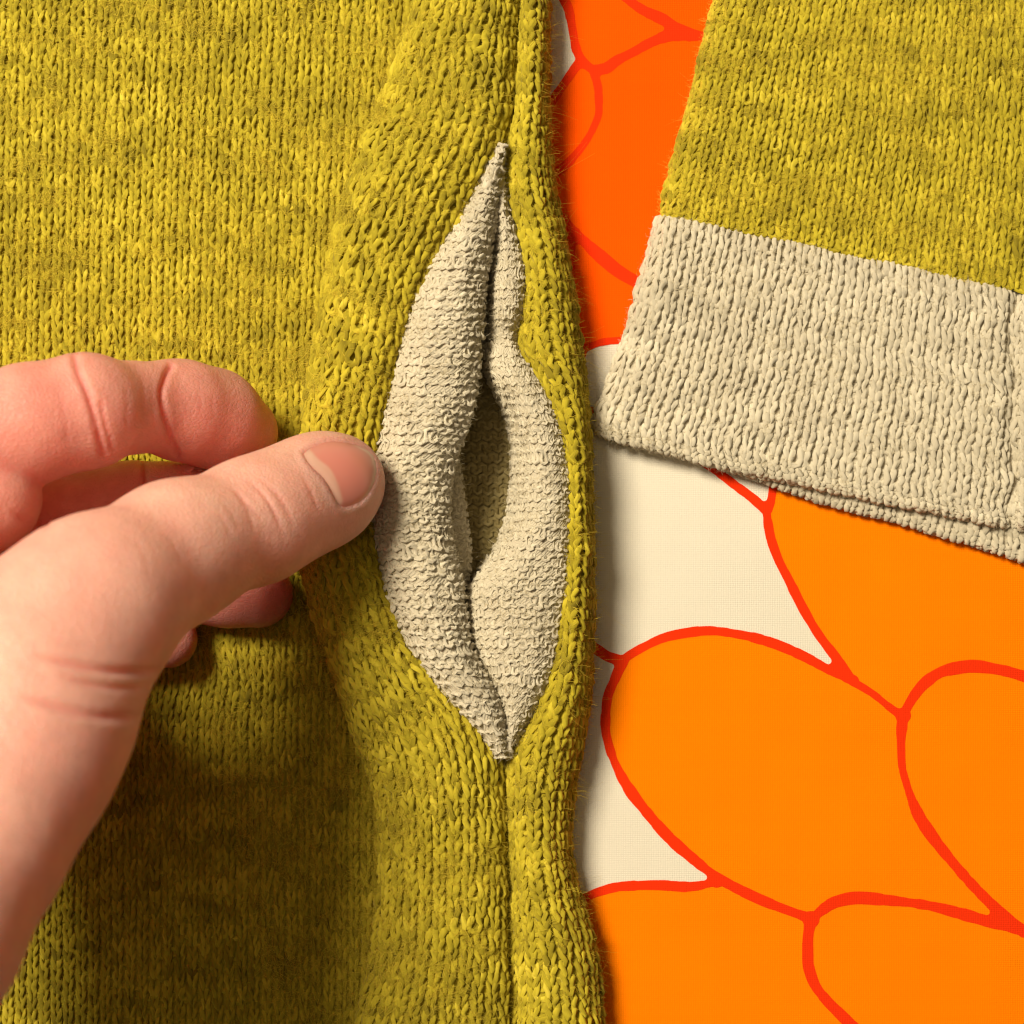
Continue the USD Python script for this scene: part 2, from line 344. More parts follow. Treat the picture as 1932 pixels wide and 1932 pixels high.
xE = pc([(-160, 990), (0, 978), (120, 972), (200, 966), (260, 953), (300, 934), (350, 908), (400, 882), (500, 824), (580, 792), (650, 768), (720, 752), (800, 738), (900, 718), (1000, 720), (1100, 738), (1180, 764), (1250, 798), (1320, 852), (1380, 905), (1430, 940), (1520, 946), (1700, 950), (1932, 955), (2100, 958)])
xF = pc([(-160, 840), (80, 765), (250, 705), (450, 640), (700, 590), (830, 572), (1000, 566), (1100, 580), (1250, 636), (1400, 690), (1500, 712), (1640, 722), (1780, 706), (1932, 676), (2100, 640)])
zR = pc([(-160, 14), (100, 15), (450, 17.5), (700, 19), (850, 20.5), (1000, 20.5), (1200, 19), (1430, 16), (1700, 14.5), (2100, 14)])
zFl = lambda x, y: 3.2 * sm(1560, 1960, y) * sm(380, 760, x) + 5.0 * np.exp(-(((x - 530) * 0.9 + (y - 1262) * 0.43) / 130) ** 2 - ((-(x - 530) * 0.43 + (y - 1262) * 0.9) / 42) ** 2) + 5.5 + 0.6 * np.sin(x / 210.0 + y / 330.0) + 0.5 * np.sin(y / 170.0 - x / 420.0)

# front panel: flat at the left; beside the pocket it folds over itself into a soft ridge whose lip turns down into the pocket and the seam
dent = lambda x, y: 4.5 * np.exp(-((x - 655) / 85.0) ** 2 - ((y - 915) / 75.0) ** 2)
rows = []
for y in np.linspace(-140, 2080, 60):
    lean = 34 * max(0, (700 - y) / 700) ** 1.3
    rows.append([(x + lean * (0.35 + 0.65 * (x + 150) / 1000), y + 0.05 * (x - 400) + 5 * math.sin(x / 140.0), float(zFl(x, y)) - 2.0 * float(sm(520, 700, x) * sm(1000, 1250, y))) for x in np.linspace(-160, 845, 24)])
S_front = Surf(rows, 0.6)
prof = [(0.10, 0.05, 1), (0.02, 0.24, 1), (0.0, 0.45, 1), (0.035, 0.68, 1), (0.12, 0.88, 1), (0.26, 0.98, 1), (0.45, 1.0, 1), (0.62, 0.97, 1), (0.77, 0.88, 1), (0.89, 0.69, 1), (0.965, 0.46, 1), (1.0, 0.24, 1), (0.985, 0.05, 1), (0.95, -0.10, 1)]
rows = []
for y in np.linspace(-140, 2080, 75):
    e, f, z1 = float(xE(y)), float(xF(y)), float(zR(y))
    sl = float(xE(y + 40) - xE(y - 40)) / 80
    z0 = float(zFl(f, y)) - 0.6
    row = []
    for a, b_, _ in prof:
        x = f + (e - f) * a
        z = z0 + (z1 - z0) * b_
        z += (0.5 * math.sin(y / 61.0 + 5 * a) + 0.45 * math.sin(y / 37.0 - 4 * a)) * max(0, b_ - .3)
        z -= float(dent(x, y)) * max(0.0, b_)
        rr = math.hypot(x - 668, y - 920)
        z += 0.85 * math.sin(9 * math.atan2(y - 920, x - 668) + 0.6) * math.exp(-((rr - 130) / 75) ** 2) * max(0.0, b_)
        row.append((x, y - sl * 0.55 * (x - 0.5 * (e + f)), max(z, 1.0)))
    rows.append(row)
S_ridge = Surf(rows, 1.0)
parts_ = [knit(S_front, 43, 111, seed=11, tone=(0.48, 0.135)), knit(S_ridge, 13, 108, seed=14, tone=(0.49, 0.13), jit=1.25)]
off = len(parts_[0][0])
v_, f_ = np.vstack([parts_[0][0], parts_[1][0]]), np.vstack([parts_[0][1], parts_[1][1] + off])
front = usdkit.mesh(stage, '/World/sweater/front_panel', (v_ / 1000, f_), M_GREEN, smooth=True, uv=np.vstack([parts_[0][2], parts_[1][2]]))
primvar(front, 'tone', np.r_[parts_[0][3], parts_[1][3]])
cl_front, cl_ridge = parts_[0][4], parts_[1][4]
tag(front, 'front panel with a raised fold beside the pocket')

# side strip to the right of the pocket and the seam
xS = pc([(-160, 986), (200, 972), (290, 950), (380, 952), (430, 968), (480, 982), (575, 985), (615, 974), (645, 970), (690, 994), (760, 1034), (830, 1056), (950, 1070), (1080, 1063), (1180, 1050), (1250, 1038), (1320, 1014), (1370, 988), (1430, 954), (1600, 961), (1932, 966), (2100, 969)])
xO = pc([(-160, 1034), (0, 1030), (200, 1031), (350, 1041), (450, 1060), (600, 1085), (750, 1104), (900, 1111), (1100, 1116), (1300, 1110), (1400, 1094), (1480, 1080), (1600, 1070), (1700, 1090), (1800, 1122), (1932, 1136), (2100, 1142)])
zS = pc([(-160, 12), (300, 13), (700, 16), (1000, 17), (1300, 16), (1600, 13.5), (2100, 14)])
sp = np.array([(-0.06, 0.15), (0.0, 0.42), (0.08, 0.66), (0.24, 0.90), (0.45, 1.0), (0.65, 0.94), (0.82, 0.78), (0.94, 0.56), (1.0, 0.34), (0.985, 0.16), (0.93, 0.05)])
rows = []
for y in np.linspace(-140, 2080, 75):
    a, b, z1 = float(xS(y)), float(xO(y)), float(zS(y))
    sl = float(xO(y + 30) - xO(y - 30)) / 60
    rows.append([(a + (b - a) * s, y - sl * 0.3 * (b - a) * s, max(0.7, z1 * h)) for s, h in sp])
S_side = Surf(rows, 1.0)
side, cl_side = put_knit('/World/sweater/side_panel', S_side, 10, 112, M_GREEN, seed=12, tone=(0.48, 0.14))
tag(side, 'narrow strip right of the pocket and the seam')

# pocket lining: two soft lobes of purl side, with a dark gap between them
lining = UsdGeom.Xform.Define(stage, '/World/sweater/pocket_lining')
xI = pc([(270, 950), (320, 950), (400, 938), (500, 921), (650, 905), (750, 896), (800, 883), (870, 858), (930, 848), (980, 846), (1050, 860), (1150, 880), (1210, 888), (1260, 905), (1300, 936), (1360, 956), (1430, 962)])
rows = []
lum = lambda y: 0.5 * np.sin(y / 47.0) + 0.35 * np.sin(y / 23.0 + 1)
for y in np.linspace(268, 1436, 50):
    e, n_, z1 = float(xE(y)), float(xI(y)), float(zR(y)) + 0.9 - 0.5 * float(dent(720, y))
    n_ = max(n_, e + 6)
    w = n_ - e
    z1 = z1 - 3.0 * (1 - sm(0, 110, w))
    k = 0.5 * lum(y)
    rows.append([(e - 16, y, z1 - 5.5), (e - 5, y, z1 - 3.2), (e + 0.10 * w, y, z1 - 1.3), (e + 0.28 * w, y, z1 + k * .5), (e + 0.52 * w, y, z1 - 0.1 - k * .7), (e + 0.74 * w, y, z1 - 1.2 + k * .7),
                 (e + 0.9 * w, y, z1 - 3.2), (n_, y, z1 - 5.8), (n_ - 2, y, z1 - 9.0), (n_ - 6, y, 2.0)])
S_ll = Surf(rows, 0.7)
l1, cl_l1 = put_knit('/World/sweater/pocket_lining/lining_fold', S_ll, 16, 64, M_BEIGE, purl=True, seed=21, tone=(0.55, 0.10), rad=0.195, jit=1.5, amp=0.21, H=0.70)
tag(l1, 'left fold of the lining, held by the thumb')
# inner second ply peeping out right of the left fold
xP = pc([(860, 862), (900, 867), (960, 878), (1040, 886), (1090, 884), (1130, 876)])
rows = []
for y in np.linspace(850, 1140, 16):
    q = float(xP(y)); z1 = 8.5
    rows.append([(q - 46, y, z1 - 0.5), (q - 26, y, z1), (q - 10, y, z1 - 0.8), (q, y, z1 - 2.5), (q - 2, y, z1 - 5), (q - 10, y, 1.6)])
S_lp = Surf(rows, 0.7)
l3, cl_l3 = put_knit('/World/sweater/pocket_lining/lining_fold_002', S_lp, 6, 17, M_BEIGE, purl=True, seed=23, tone=(0.45, 0.10), rad=0.20, jit=1.4, amp=0.21, H=0.70)
tag(l3, 'small inner fold of the lining beside the dark gap')
xK = pc([(340, 946), (380, 942), (480, 936), (580, 932), (640, 926), (690, 922), (720, 938), (760, 964), (850, 990), (950, 985), (1020, 962), (1080, 916), (1110, 888), (1200, 893), (1300, 934), (1370, 954), (1436, 958)])
zd = pc([(340, -2.5), (430, -0.6), (470, -1.8), (530, -0.2), (590, -1.6), (645, -5.2), (700, -1.2), (800, 0), (1250, 0), (1340, -1.0), (1436, -3.5)])
rows = []
for y in np.linspace(340, 1436, 48):
    a, q = float(xS(y)), float(xK(y))
    a = max(a, q + 6)
    w = a - q
    z1 = float(zS(y)) + 0.6 + float(zd(y))
    k = 0.4 * lum(y + 60)
    g = 1 - 0.55 * sm(1090, 1180, y)                   # the gap closes towards the bottom
    fl = min(q - 20, 866 + 0.0 * y) if 700 < y < 1110 else q - 20
    hw = max(0.0, q - 866) if 690 < y < 1110 else 0.0
    rows.append([(a + 14, y, z1 - 5.0), (a + 4, y, z1 - 2.8), (a - 0.10 * w, y, z1 - 1.1), (a - 0.30 * w, y, z1 + k * .5), (a - 0.55 * w, y, z1 + 0.2 - k * .6), (a - 0.78 * w, y, z1 - 0.9 + k * .4), (a - 0.92 * w, y, z1 - 2.4),
                 (q, y, z1 - 4.4), (q - 4 - 0.05 * hw, y, z1 - 7.0), (q - 6 - 0.10 * hw, y, max(1.6, z1 - 12.0)), (q - 9 - 0.14 * hw, y, 1.0)])
rows = [r[::-1] for r in rows]
S_lr = Surf(rows, 0.7)
l2, cl_l2 = put_knit('/World/sweater/pocket_lining/lining_fold_001', S_lr, 17, 60, M_BEIGE, purl=True, seed=22, tone=(0.55, 0.10), rad=0.195, jit=1.5, amp=0.21, H=0.70)
tag(l2, 'right fold of the lining with a crumpled upper end')

# inside of the pocket, seen through the gap
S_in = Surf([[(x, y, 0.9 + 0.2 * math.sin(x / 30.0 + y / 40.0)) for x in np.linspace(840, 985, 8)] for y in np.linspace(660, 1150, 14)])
l4, cl_l4 = put_knit('/World/sweater/pocket_lining/pocket_inside', S_in, 7, 24, M_INSIDE_SHADE, purl=True, seed=24, tone=(0.45, 0.15))
tag(l4, 'inside of the pocket, with shade put into the yarn colour')

# sleeve and cuff
def grid_rows(edge_l, edge_m, edge_r, ny, zc, roll, hem=None):
    """rows between a top and a bottom: each of l, m, r is a pc(y-parameter 0..1) pair of functions"""
tl = pc([(-0.2, 1375), (0, 1347), (0.25, 1321), (0.5, 1297), (0.75, 1268), (1.0, 1243)])
rows = []
for s in np.linspace(-0.25, 1.0, 26):
    xl = float(tl(s)) if s >= -0.2 else 1380
    yl = s * 406
    x_r = 2090 - 20 * s; y_r = s * 590 - (1 - s) * 20
    row = []
    for a in np.r_[0, 0.004, 0.012, 0.026, 0.05, np.linspace(0.1, 1, 44)]:
        x = xl + (x_r - xl) * a
        cur = 18 * np.sin(np.pi * a) * max(s, 0)
        yv = yl + (y_r - yl) * a - 6 * np.sin(np.pi * a) * s + 2.2 * math.sin(x / 31.0) * max(s, 0) ** 4
        zc = 5.4 + 0.35 * np.sin(x / 130.0 + s * 3) + 0.3 * np.sin(yv / 90.0)
        z = 1.0 + (zc - 1.0) * math.sqrt(max(0, 1 - (1 - min(1, a / 0.05)) ** 2))
        row.append((x - (6 if a == 0 else 0) * -1, yv, z))
    rows.append(row)
S_slv = Surf(rows, 0.5)
slv = UsdGeom.Xform.Define(stage, '/World/sweater/sleeve')
sleeve, cl_slv = put_knit('/World/sweater/sleeve/sleeve_end', S_slv, 36, 34, M_GREEN, seed=31, tone=(0.53, 0.125))
cl_ = pc([(0, 1243), (0.25, 1216), (0.45, 1193), (0.6, 1172), (0.8, 1142), (0.93, 1122), (1, 1124)])
cb = pc([(0, 812), (0.03, 822), (0.14, 850), (0.25, 876), (0.40, 907), (0.55, 938), (0.7, 966), (0.82, 988), (0.9, 998), (0.94, 1030), (1.0, 1050)])
rows = []
for s in np.r_[np.linspace(0, 0.94, 16), 0.975, 1.0, 1.008, 1.004]:
    xl = float(cl_(min(s, 1)))
    row = []
    x_r = 2070
    for a in np.r_[0, 0.004, 0.012, 0.026, 0.05, np.linspace(0.1, 1, 60)]:
        x = xl + (x_r - xl) * a
        yt = 406 + 184 * a - 6 * np.sin(np.pi * a) + 2.2 * math.sin(x / 31.0)
        yv = yt + (float(cb(a)) - yt) * s
        zc = 5.4 + 0.25 * np.sin(x / 150.0)
        bulge = 0.35 * math.exp(-((x - 1912) / 9) ** 2)
        zc = zc - 3.0 * math.exp(-((x - 1909 - 5 * math.sin(yv / 27.0) - 3 * math.sin(yv / 11.0)) / 11) ** 2) + bulge + 0.8 * math.exp(-((x - 1886) / 15) ** 2 - ((yv - 765) / 20) ** 2) - 0.8 * math.exp(-((x - 1898) / 12) ** 2 - ((yv - 742) / 10) ** 2)
        if s > 0.94: zc -= (s - 0.94) / 0.06 * 0.5
        if s > 1.0: zc -= 1.6 if s > 1.006 else 2.4
        z = 1.0 + (max(zc, 1.2) - 1.0) * math.sqrt(max(0, 1 - (1 - min(1, a / 0.05)) ** 2))
        row.append((x, yv, z))
    rows.append(row)
S_cuff = Surf(rows, 0)
cuff, cl_cuff = put_knit('/World/sweater/sleeve/cuff', S_cuff, 37, 26, M_BEIGE, seed=32, tone=(0.54, 0.09), rad=0.21, amp=0.20, jit=1.0)
tag(cuff, 'beige cuff of the sleeve')
# far side of the cuff, peeping out below
cb2 = pc([(0, 800), (0.1, 830), (0.2, 868), (0.28, 890), (0.36, 917), (0.46, 948), (0.60, 982), (0.73, 1018), (0.88, 1062), (1.0, 1100)])
rows = []
for s in np.r_[0.0, 0.3, 0.6, 0.85, 1.0, 1.04]:
    row = []
    for a in np.linspace(0.0, 1, 18):
        x0 = 1146 + 50 * (1 - min(s, 1.0)); x = x0 + (2070 - x0) * a
        y1 = float(cb2(a))
        row.append((x, y1 - 130 + 130 * min(s, 1.0), 2.2 - (1.2 if s > 1 else 0)))
    rows.append(row)
S_cb = Surf(rows, 0)
cuffb, cl_cb = put_knit('/World/sweater/sleeve/cuff_back', S_cb, 37, 9, M_BEIGE, seed=33, tone=(0.42, 0.08), rad=0.215, amp=0.19)
tag(cuffb, 'far side of the beige cuff showing below its edge')

cat = lambda *x: tuple(np.concatenate(q) for q in zip(*x))
inview = lambda C: (np.abs(C[:, 0]) < 102) & (np.abs(C[:, 1]) < 102)
shown = lambda C: inview(C) & ~((C[:, 0] < -40) & (C[:, 1] < 25) & (C[:, 0] * 0.9 + 60 < -C[:, 1] * 0.2))
edge = lambda C: inview(C) & (C[:, 2] < 11)
fuzz('/World/sweater/wool_nap', cl_front, 62000, M_FUZZ, (0.7, 1.9), 0.062, 5, up=0.05, keep=shown, nap=True, clump=1.2)
fuzz('/World/sweater/wool_nap_001', cl_front, 12000, M_FUZZD, (0.7, 1.9), 0.055, 25, up=0.0, keep=shown, nap=True)
fuzz('/World/sweater/wool_nap_002', cl_ridge, 44000, M_FUZZ, (0.7, 1.9), 0.060, 15, up=0.10, keep=inview, nap=True, clump=1.2)
fuzz('/World/sweater/wool_nap_003', cl_side, 24000, M_FUZZ, (0.7, 1.9), 0.055, 6, up=0.10, keep=inview, nap=True, clump=1.0)
fuzz('/World/sweater/wool_fuzz', cat(cl_front, cl_ridge), 3500, M_FUZZ, (1.0, 3.4), 0.036, 16, up=0.3, keep=shown)
fuzz('/World/sweater/wool_fuzz_001', cl_side, 3000, M_FUZZ, (0.8, 3.0), 0.030, 7, up=0.55, keep=edge)
fuzz('/World/sweater/sleeve/wool_nap', cl_slv, 30000, M_FUZZ, (0.5, 1.5), 0.052, 8, up=0.05, keep=inview, nap=True, clump=1.2)
fuzz('/World/sweater/sleeve/wool_fuzz', cl_slv, 900, M_FUZZ, (0.8, 2.6), 0.032, 18, up=0.3, keep=inview)
fuzz('/World/sweater/pocket_lining/lining_nap', cat(cl_l1, cl_l2, cl_l3), 34000, M_FUZZB, (0.4, 1.2), 0.050, 9, up=0.1, nap=True, clump=1.0)
fuzz('/World/sweater/pocket_lining/lining_fuzz', cat(cl_l1, cl_l2, cl_l3), 1200, M_FUZZB, (0.6, 2.0), 0.030, 19, up=0.4)
fuzz('/World/sweater/sleeve/cuff_nap', cl_cuff, 20000, M_FUZZB, (0.4, 1.1), 0.048, 10, up=0.1, keep=inview, nap=True, clump=1.0)

# ------------------------------------------------------------------ hand
def J(px, py, z, r):
    return W(px, py, z), r * K * (DIST - z) / DIST

CH = {
 'thumb': [J(30, 1245, 76, 160), J(180, 1135, 67, 154), J(330, 1042, 52, 125), J(485, 980, 38.5, 110), J(560, 944, 31, 99), J(612, 921, 26.8, 94), J(640, 908, 24.3, 80)],
 'index': [J(-130, 880, 52, 120), J(55, 800, 47, 111), J(160, 776, 43, 106), J(185, 772, 41, 92), J(250, 769, 35, 83), J(312, 768, 29.5, 83), J(345, 775, 26.5, 92), J(400, 789, 21, 91), J(452, 815, 16, 72)],
 'middle': [J(-130, 960, 34, 115), J(60, 985, 25, 106), J(250, 962, 20, 88), J(275, 962, 19, 82), J(320, 962, 18, 86), J(420, 975, 14.5, 76)],
 'ring': [J(-110, 1060, 24, 105), J(120, 1090, 16, 90), J(330, 1100, 13, 74), J(430, 1112, 12.5, 68), J(488, 1120, 12.5, 64)],
 'little': [J(-80, 1150, 20, 95), J(100, 1180, 15, 75), J(260, 1200, 13, 58), J(318, 1206, 13, 54)],
 'web': [J(-140, 960, 54, 130), J(-32, 938, 50, 108)],
 'palm': [J(-150, 900, 46, 130), J(-170, 1100, 38, 160), J(-180, 1300, 48, 190)],
 'wrist': [J(108, 1222, 73, 157), J(62, 1345, 78, 182), J(15, 1450, 83, 178), J(-58, 1600, 92, 168), J(-150, 1770, 103, 175), J(-300, 2000, 120, 200)],
 'wristback': [J(-150, 1250, 58, 210), J(-260, 1600, 76, 290), J(-430, 1950, 96, 340)],
}
def cone(p, a, ra, b, rb):
    ba = b - a; l2 = ba @ ba; rr = ra - rb; a2 = l2 - rr * rr; il2 = 1 / l2
    pa = p - a; y = pa @ ba; z = y - l2
    x2 = ((pa * l2 - y[:, None] * ba) ** 2).sum(1); y2 = y * y * l2; z2 = z * z * l2
    k = np.sign(rr) * rr * rr * x2
    c1 = np.sign(z) * a2 * z2 > k; c2 = np.sign(y) * a2 * y2 < k
    return np.where(c1, np.sqrt(x2 + z2) * il2 - rb, np.where(c2, np.sqrt(x2 + y2) * il2 - ra, (np.sqrt(np.maximum(x2 * a2 * il2, 0)) + y * rr) * il2 - ra))
def smin(a, b, k):
    h = np.maximum(k - np.abs(a - b), 0) / k
    return np.minimum(a, b) - h * h * k * 0.25
def chain(p, c, k):
    d = None
    for (a, ra), (b, rb) in zip(c[:-1], c[1:]):
        e = cone(p, a, ra, b, rb); d = e if d is None else smin(d, e, k)
    return d
def hand_parts(p):
    return {n: chain(p, c, 2.0 if n in ('index', 'middle', 'ring', 'little') else 5.0) for n, c in CH.items()}
def hand_sdf(p, parts=None):
    q = parts or hand_parts(p)
    b = smin(smin(q['palm'], q['wristback'], 12), q['wrist'], 9)
    b = smin(b, q['thumb'], 8)
    b = smin(b, q['web'], 2.0)
    for f in ('index', 'middle', 'ring', 'little'):
        b = smin(b, q[f], 0.5 if f != 'index' else 0.8)
    return b

def surface_nets(lo, hi, h, fn):
    n = np.ceil((hi - lo) / h).astype(int) + 1
    ax = [lo[k] + h * np.arange(n[k]) for k in range(3)]
    G = np.stack(np.meshgrid(*ax, indexing='ij'), -1).reshape(-1, 3)
    D = np.concatenate([fn(c) for c in np.array_split(G, 24)]).reshape(n)
    for k in range(3):
        s = [slice(None)] * 3
        for e in (0, -1):
            s[k] = e; D[tuple(s)] = np.maximum(D[tuple(s)], h * 0.5)
    ins = D < 0
    cn = n - 1
    acc = np.zeros((*cn, 3)); cnt = np.zeros(cn)
    off = np.array(list(np.ndindex(2, 2, 2)))
    sl = lambda o: tuple(slice(o[k], o[k] + cn[k]) for k in range(3))
    for a in range(8):
        for k in range(3):
            if off[a][k] == 0:
                o2 = off[a].copy(); o2[k] = 1
                d0, d1 = D[sl(off[a])], D[sl(o2)]
                cr = (d0 < 0) != (d1 < 0)
                t = np.where(cr, d0 / np.where(cr, d0 - d1, 1), 0)
                for q in range(3):
                    acc[..., q] += np.where(cr, off[a][q] + (t if q == k else 0), 0)
                cnt += cr
    act = cnt > 0
    idx = -np.ones(cn, int); idx[act] = np.arange(act.sum())
    cell = np.stack(np.nonzero(act), -1)
    V = lo + h * (cell + acc[act] / cnt[act][:, None])
    F = []
    for k in range(3):
        a, b = (k + 1) % 3, (k + 2) % 3
        s0 = [slice(1, -1)] * 3; s0[k] = slice(0, -1)
        s1 = [slice(1, -1)] * 3; s1[k] = slice(1, None)
        i0, i1 = ins[tuple(s0)], ins[tuple(s1)]
        e = np.stack(np.nonzero(i0 != i1), -1); flip = i0[i0 != i1]
        e[:, a] += 1; e[:, b] += 1
        def at(da, db):
            c = e.copy(); c[:, a] -= da; c[:, b] -= db
            return idx[c[:, 0], c[:, 1], c[:, 2]]
        q = np.stack([at(1, 1), at(0, 1), at(0, 0), at(1, 0)], -1)
        q = np.where(flip[:, None], q, q[:, ::-1])
        F += [q[:, [0, 1, 2]], q[:, [0, 2, 3]]]
    return V, np.vstack(F)

lo = np.array([-138, -118, 2.0]); hi = np.array([-18, 40, 132.0])
HV, HF = surface_nets(lo, hi, 1.12, hand_sdf)
def relax(V, it=2):
    for _ in range(it):
        d = hand_sdf(V); e = 0.05
        g = np.stack([hand_sdf(V + e * np.eye(3)[k]) - d for k in range(3)], -1) / e
        inner = (V > lo + 1.5).all(1) & (V < hi - 1.5).all(1)
        V = V - np.where(inner, d, 0)[:, None] * g / np.maximum((g ** 2).sum(1), 0.3)[:, None]
    return V
HV = relax(HV)
tm = trimesh.Trimesh(HV, HF, process=False)
tm = trimesh.smoothing.filter_taubin(tm, 0.5, 0.52, 6)
# finer in the visible half
vis = (tm.triangles_center[:, 0] > -104) & (tm.triangles_center[:, 2] > 6)
nv_, nf_ = trimesh.remesh.subdivide(tm.vertices, tm.faces)
HV, HF = relax(np.asarray(nv_), 1), np.asarray(nf_)
tm = trimesh.Trimesh(HV, HF, process=False)
tm = trimesh.smoothing.filter_taubin(tm, 0.5, 0.52, 4)
HV = np.asarray(tm.vertices)

def to_px(V):
    s = K * (DIST - V[:, 2]) / DIST
    return V[:, 0] / s + 966, 966 - V[:, 1] / s
def dist_line(x, y, pts):
    p = smooth_line(pts, 4); best = np.full(len(x), 1e9)
    for a, b in zip(p[:-1], p[1:]):
        ab = b - a; t = np.clip(((x - a[0]) * ab[0] + (y - a[1]) * ab[1]) / (ab @ ab + 1e-9), 0, 1)
        best = np.minimum(best, np.hypot(x - a[0] - t * ab[0], y - a[1] - t * ab[1]))
    return best
_, _, HN = meshkit.arrays((HV, HF), True)
parts = hand_parts(HV)
X, Y = to_px(HV)
up = sm(-0.1, 0.3, HN[:, 2])
own = {n: np.exp(-np.maximum(d, 0) / 0.8) for n, d in parts.items()}
crease = np.zeros(len(HV)); red_ = np.zeros(len(HV))
def groove(pts, depth, width, who, bulge=0.35, colour=0.5, fade=0.0):
    global crease, red_
    d = dist_line(X, Y, pts)
    m = (own[who] if who else 1.0) * up
    bulge *= 0.2; width *= 0.85
    q = np.array(pts[0], float) - np.array(pts[-1], float)
    if fade:
        tt = ((X - pts[-1][0]) * q[0] + (Y - pts[-1][1]) * q[1]) / (q @ q)
        m = m * sm(1.08, 1.08 - fade, tt) * sm(-0.08, -0.08 + (fade if who else 0.05), tt)
    crease += m * (-depth * np.exp(-(d / width) ** 2) + bulge * depth * np.exp(-((d - 2.6 * width) / (1.5 * width)) ** 2))
    red_ += m * colour * np.exp(-(d / (width * 2.0)) ** 2)
# index finger joints
groove([(140, 672), (146, 695), (168, 749), (182, 800), (195, 858)], 0.75, 6, 'index', 0.3, 0.8)
groove([(190, 762), (200, 805), (212, 850)], 0.45, 5, 'index', 0.2, 0.5)
groove([(322, 690), (312, 712), (305, 745), (311, 783), (322, 820), (338, 862)], 0.8, 6, 'index', 0.35, 0.8)
groove([(378, 730), (380, 790)], 0.10, 3, 'index', 0.2, 0.1, fade=0.45)
groove([(272, 868), (273, 900), (276, 945)], 0.7, 5, 'middle', 0.3, 0.6)
# thumb joint
groove([(462, 905), (490, 925), (515, 960), (528, 990), (536, 1018)], 0.34, 4, 'thumb', 0.5, 0.55, fade=0.45)
groove([(440, 925), (468, 950), (495, 985)], 0.20, 4, 'thumb', 0.4, 0.35, fade=0.45)
groove([(482, 900), (520, 930), (548, 965)], 0.16, 4, 'thumb', 0.4, 0.25, fade=0.45)
groove([(410, 940), (436, 965), (452, 1000)], 0.12, 5, 'thumb', 0.3, 0.2, fade=0.45)
groove([(560, 880), (582, 915), (600, 955), (618, 985)], 0.10, 5, 'thumb', 0.3, 0.2, fade=0.45)
for pts, dp in (([(505, 915), (528, 940), (548, 975), (556, 1005)], .16), ([(425, 915), (455, 938), (474, 975), (480, 1010)], .16), ([(400, 960), (425, 985), (436, 1020)], .12),
                ([(575, 905), (590, 935), (602, 968)], .12), ([(300, 1000), (330, 1030), (345, 1075)], .10), ([(250, 1010), (275, 1060), (282, 1110)], .08)):
    groove(pts, dp, 5, 'thumb', 0.4, 0.25, fade=0.45)
for pts in ([(268, 700), (272, 760), (270, 830)], [(285, 705), (290, 765), (289, 835)], [(232, 705), (240, 760), (238, 830)], [(110, 720), (122, 790), (130, 860)], [(400, 740), (405, 800)]):
    groove(pts, 0.10, 5, 'index', 0.3, 0.12, fade=0.45)
# wrist folds
groove([(60, 1232), (120, 1248), (180, 1262), (240, 1268), (300, 1266)], 0.75, 8, None, 0.5, 0.35, fade=0.45)
groove([(110, 1272), (170, 1290), (230, 1298), (290, 1292)], 0.45, 8, None, 0.4, 0.2, fade=0.45)
groove([(30, 1310), (90, 1328), (150, 1345), (200, 1353), (270, 1352)], 0.7, 9, None, 0.5, 0.3, fade=0.45)
groove([(20, 960), (60, 985), (90, 990)], 0.3, 6, None, 0.3, 0.3, fade=0.45)
# thumbnail bed
NAIL = [(571, 854), (578, 868), (586, 879), (609, 902), (621, 920), (634, 946), (642, 956), (651, 959), (677, 951), (697, 934), (708, 910), (712, 885), (707, 861), (694, 847), (663, 833), (628, 829), (600, 836), (581, 846)]
nailp = Polygon(NAIL).buffer(4).buffer(-4)
dn = dist_line(X, Y, NAIL + NAIL[:1])
inside = shapely.contains_xy(nailp, X, Y)
sd = np.where(inside, dn, -dn)
tmask = own['thumb'] * up
crease += tmask * (-0.45 * sm(-2, 6, sd) + 0.16 * np.exp(-((sd + 7) / 6) ** 2))
red_ += tmask * 0.5 * np.exp(-((sd + 1) / 5) ** 2)
crease += 0.05 * (meshkit.fbm(HV * 0.55, 3, 5) - 0.5) + 0.10 * (meshkit.fbm(HV * 0.16, 3, 9) - 0.5)
base_V = HV.copy()
HV = HV + HN * crease[:, None]
HV[:, 2] = np.maximum(HV[:, 2], 2.0)
tw = sum(own[n] for n in ('index', 'middle', 'ring', 'little', 'web'))
pad = np.clip(tw, 0, 1)
tips = 0.35 * np.exp(-(np.hypot(X - 440, Y - 810) / 90) ** 2) * own['index'] + 0.5 * (own['ring'] + own['little'])
mott = meshkit.fbm(HV * 0.09, 4, 3) - 0.5 - 0.5 * own['middle'] * sm(268, 285, X)
redness = np.clip(0.22 + 0.55 * pad + tips + 0.42 * red_ + 0.55 * mott + 0.35 * (meshkit.fbm(HV * 0.4, 3, 31) - 0.5) + 0.12 * own['thumb'] * sm(420, 640, X), 0, 1)
pale = np.array([0.87, 0.475, 0.395]); rosy = np.array([0.73, 0.265, 0.225])
col = pale + (rosy - pale) * redness[:, None]
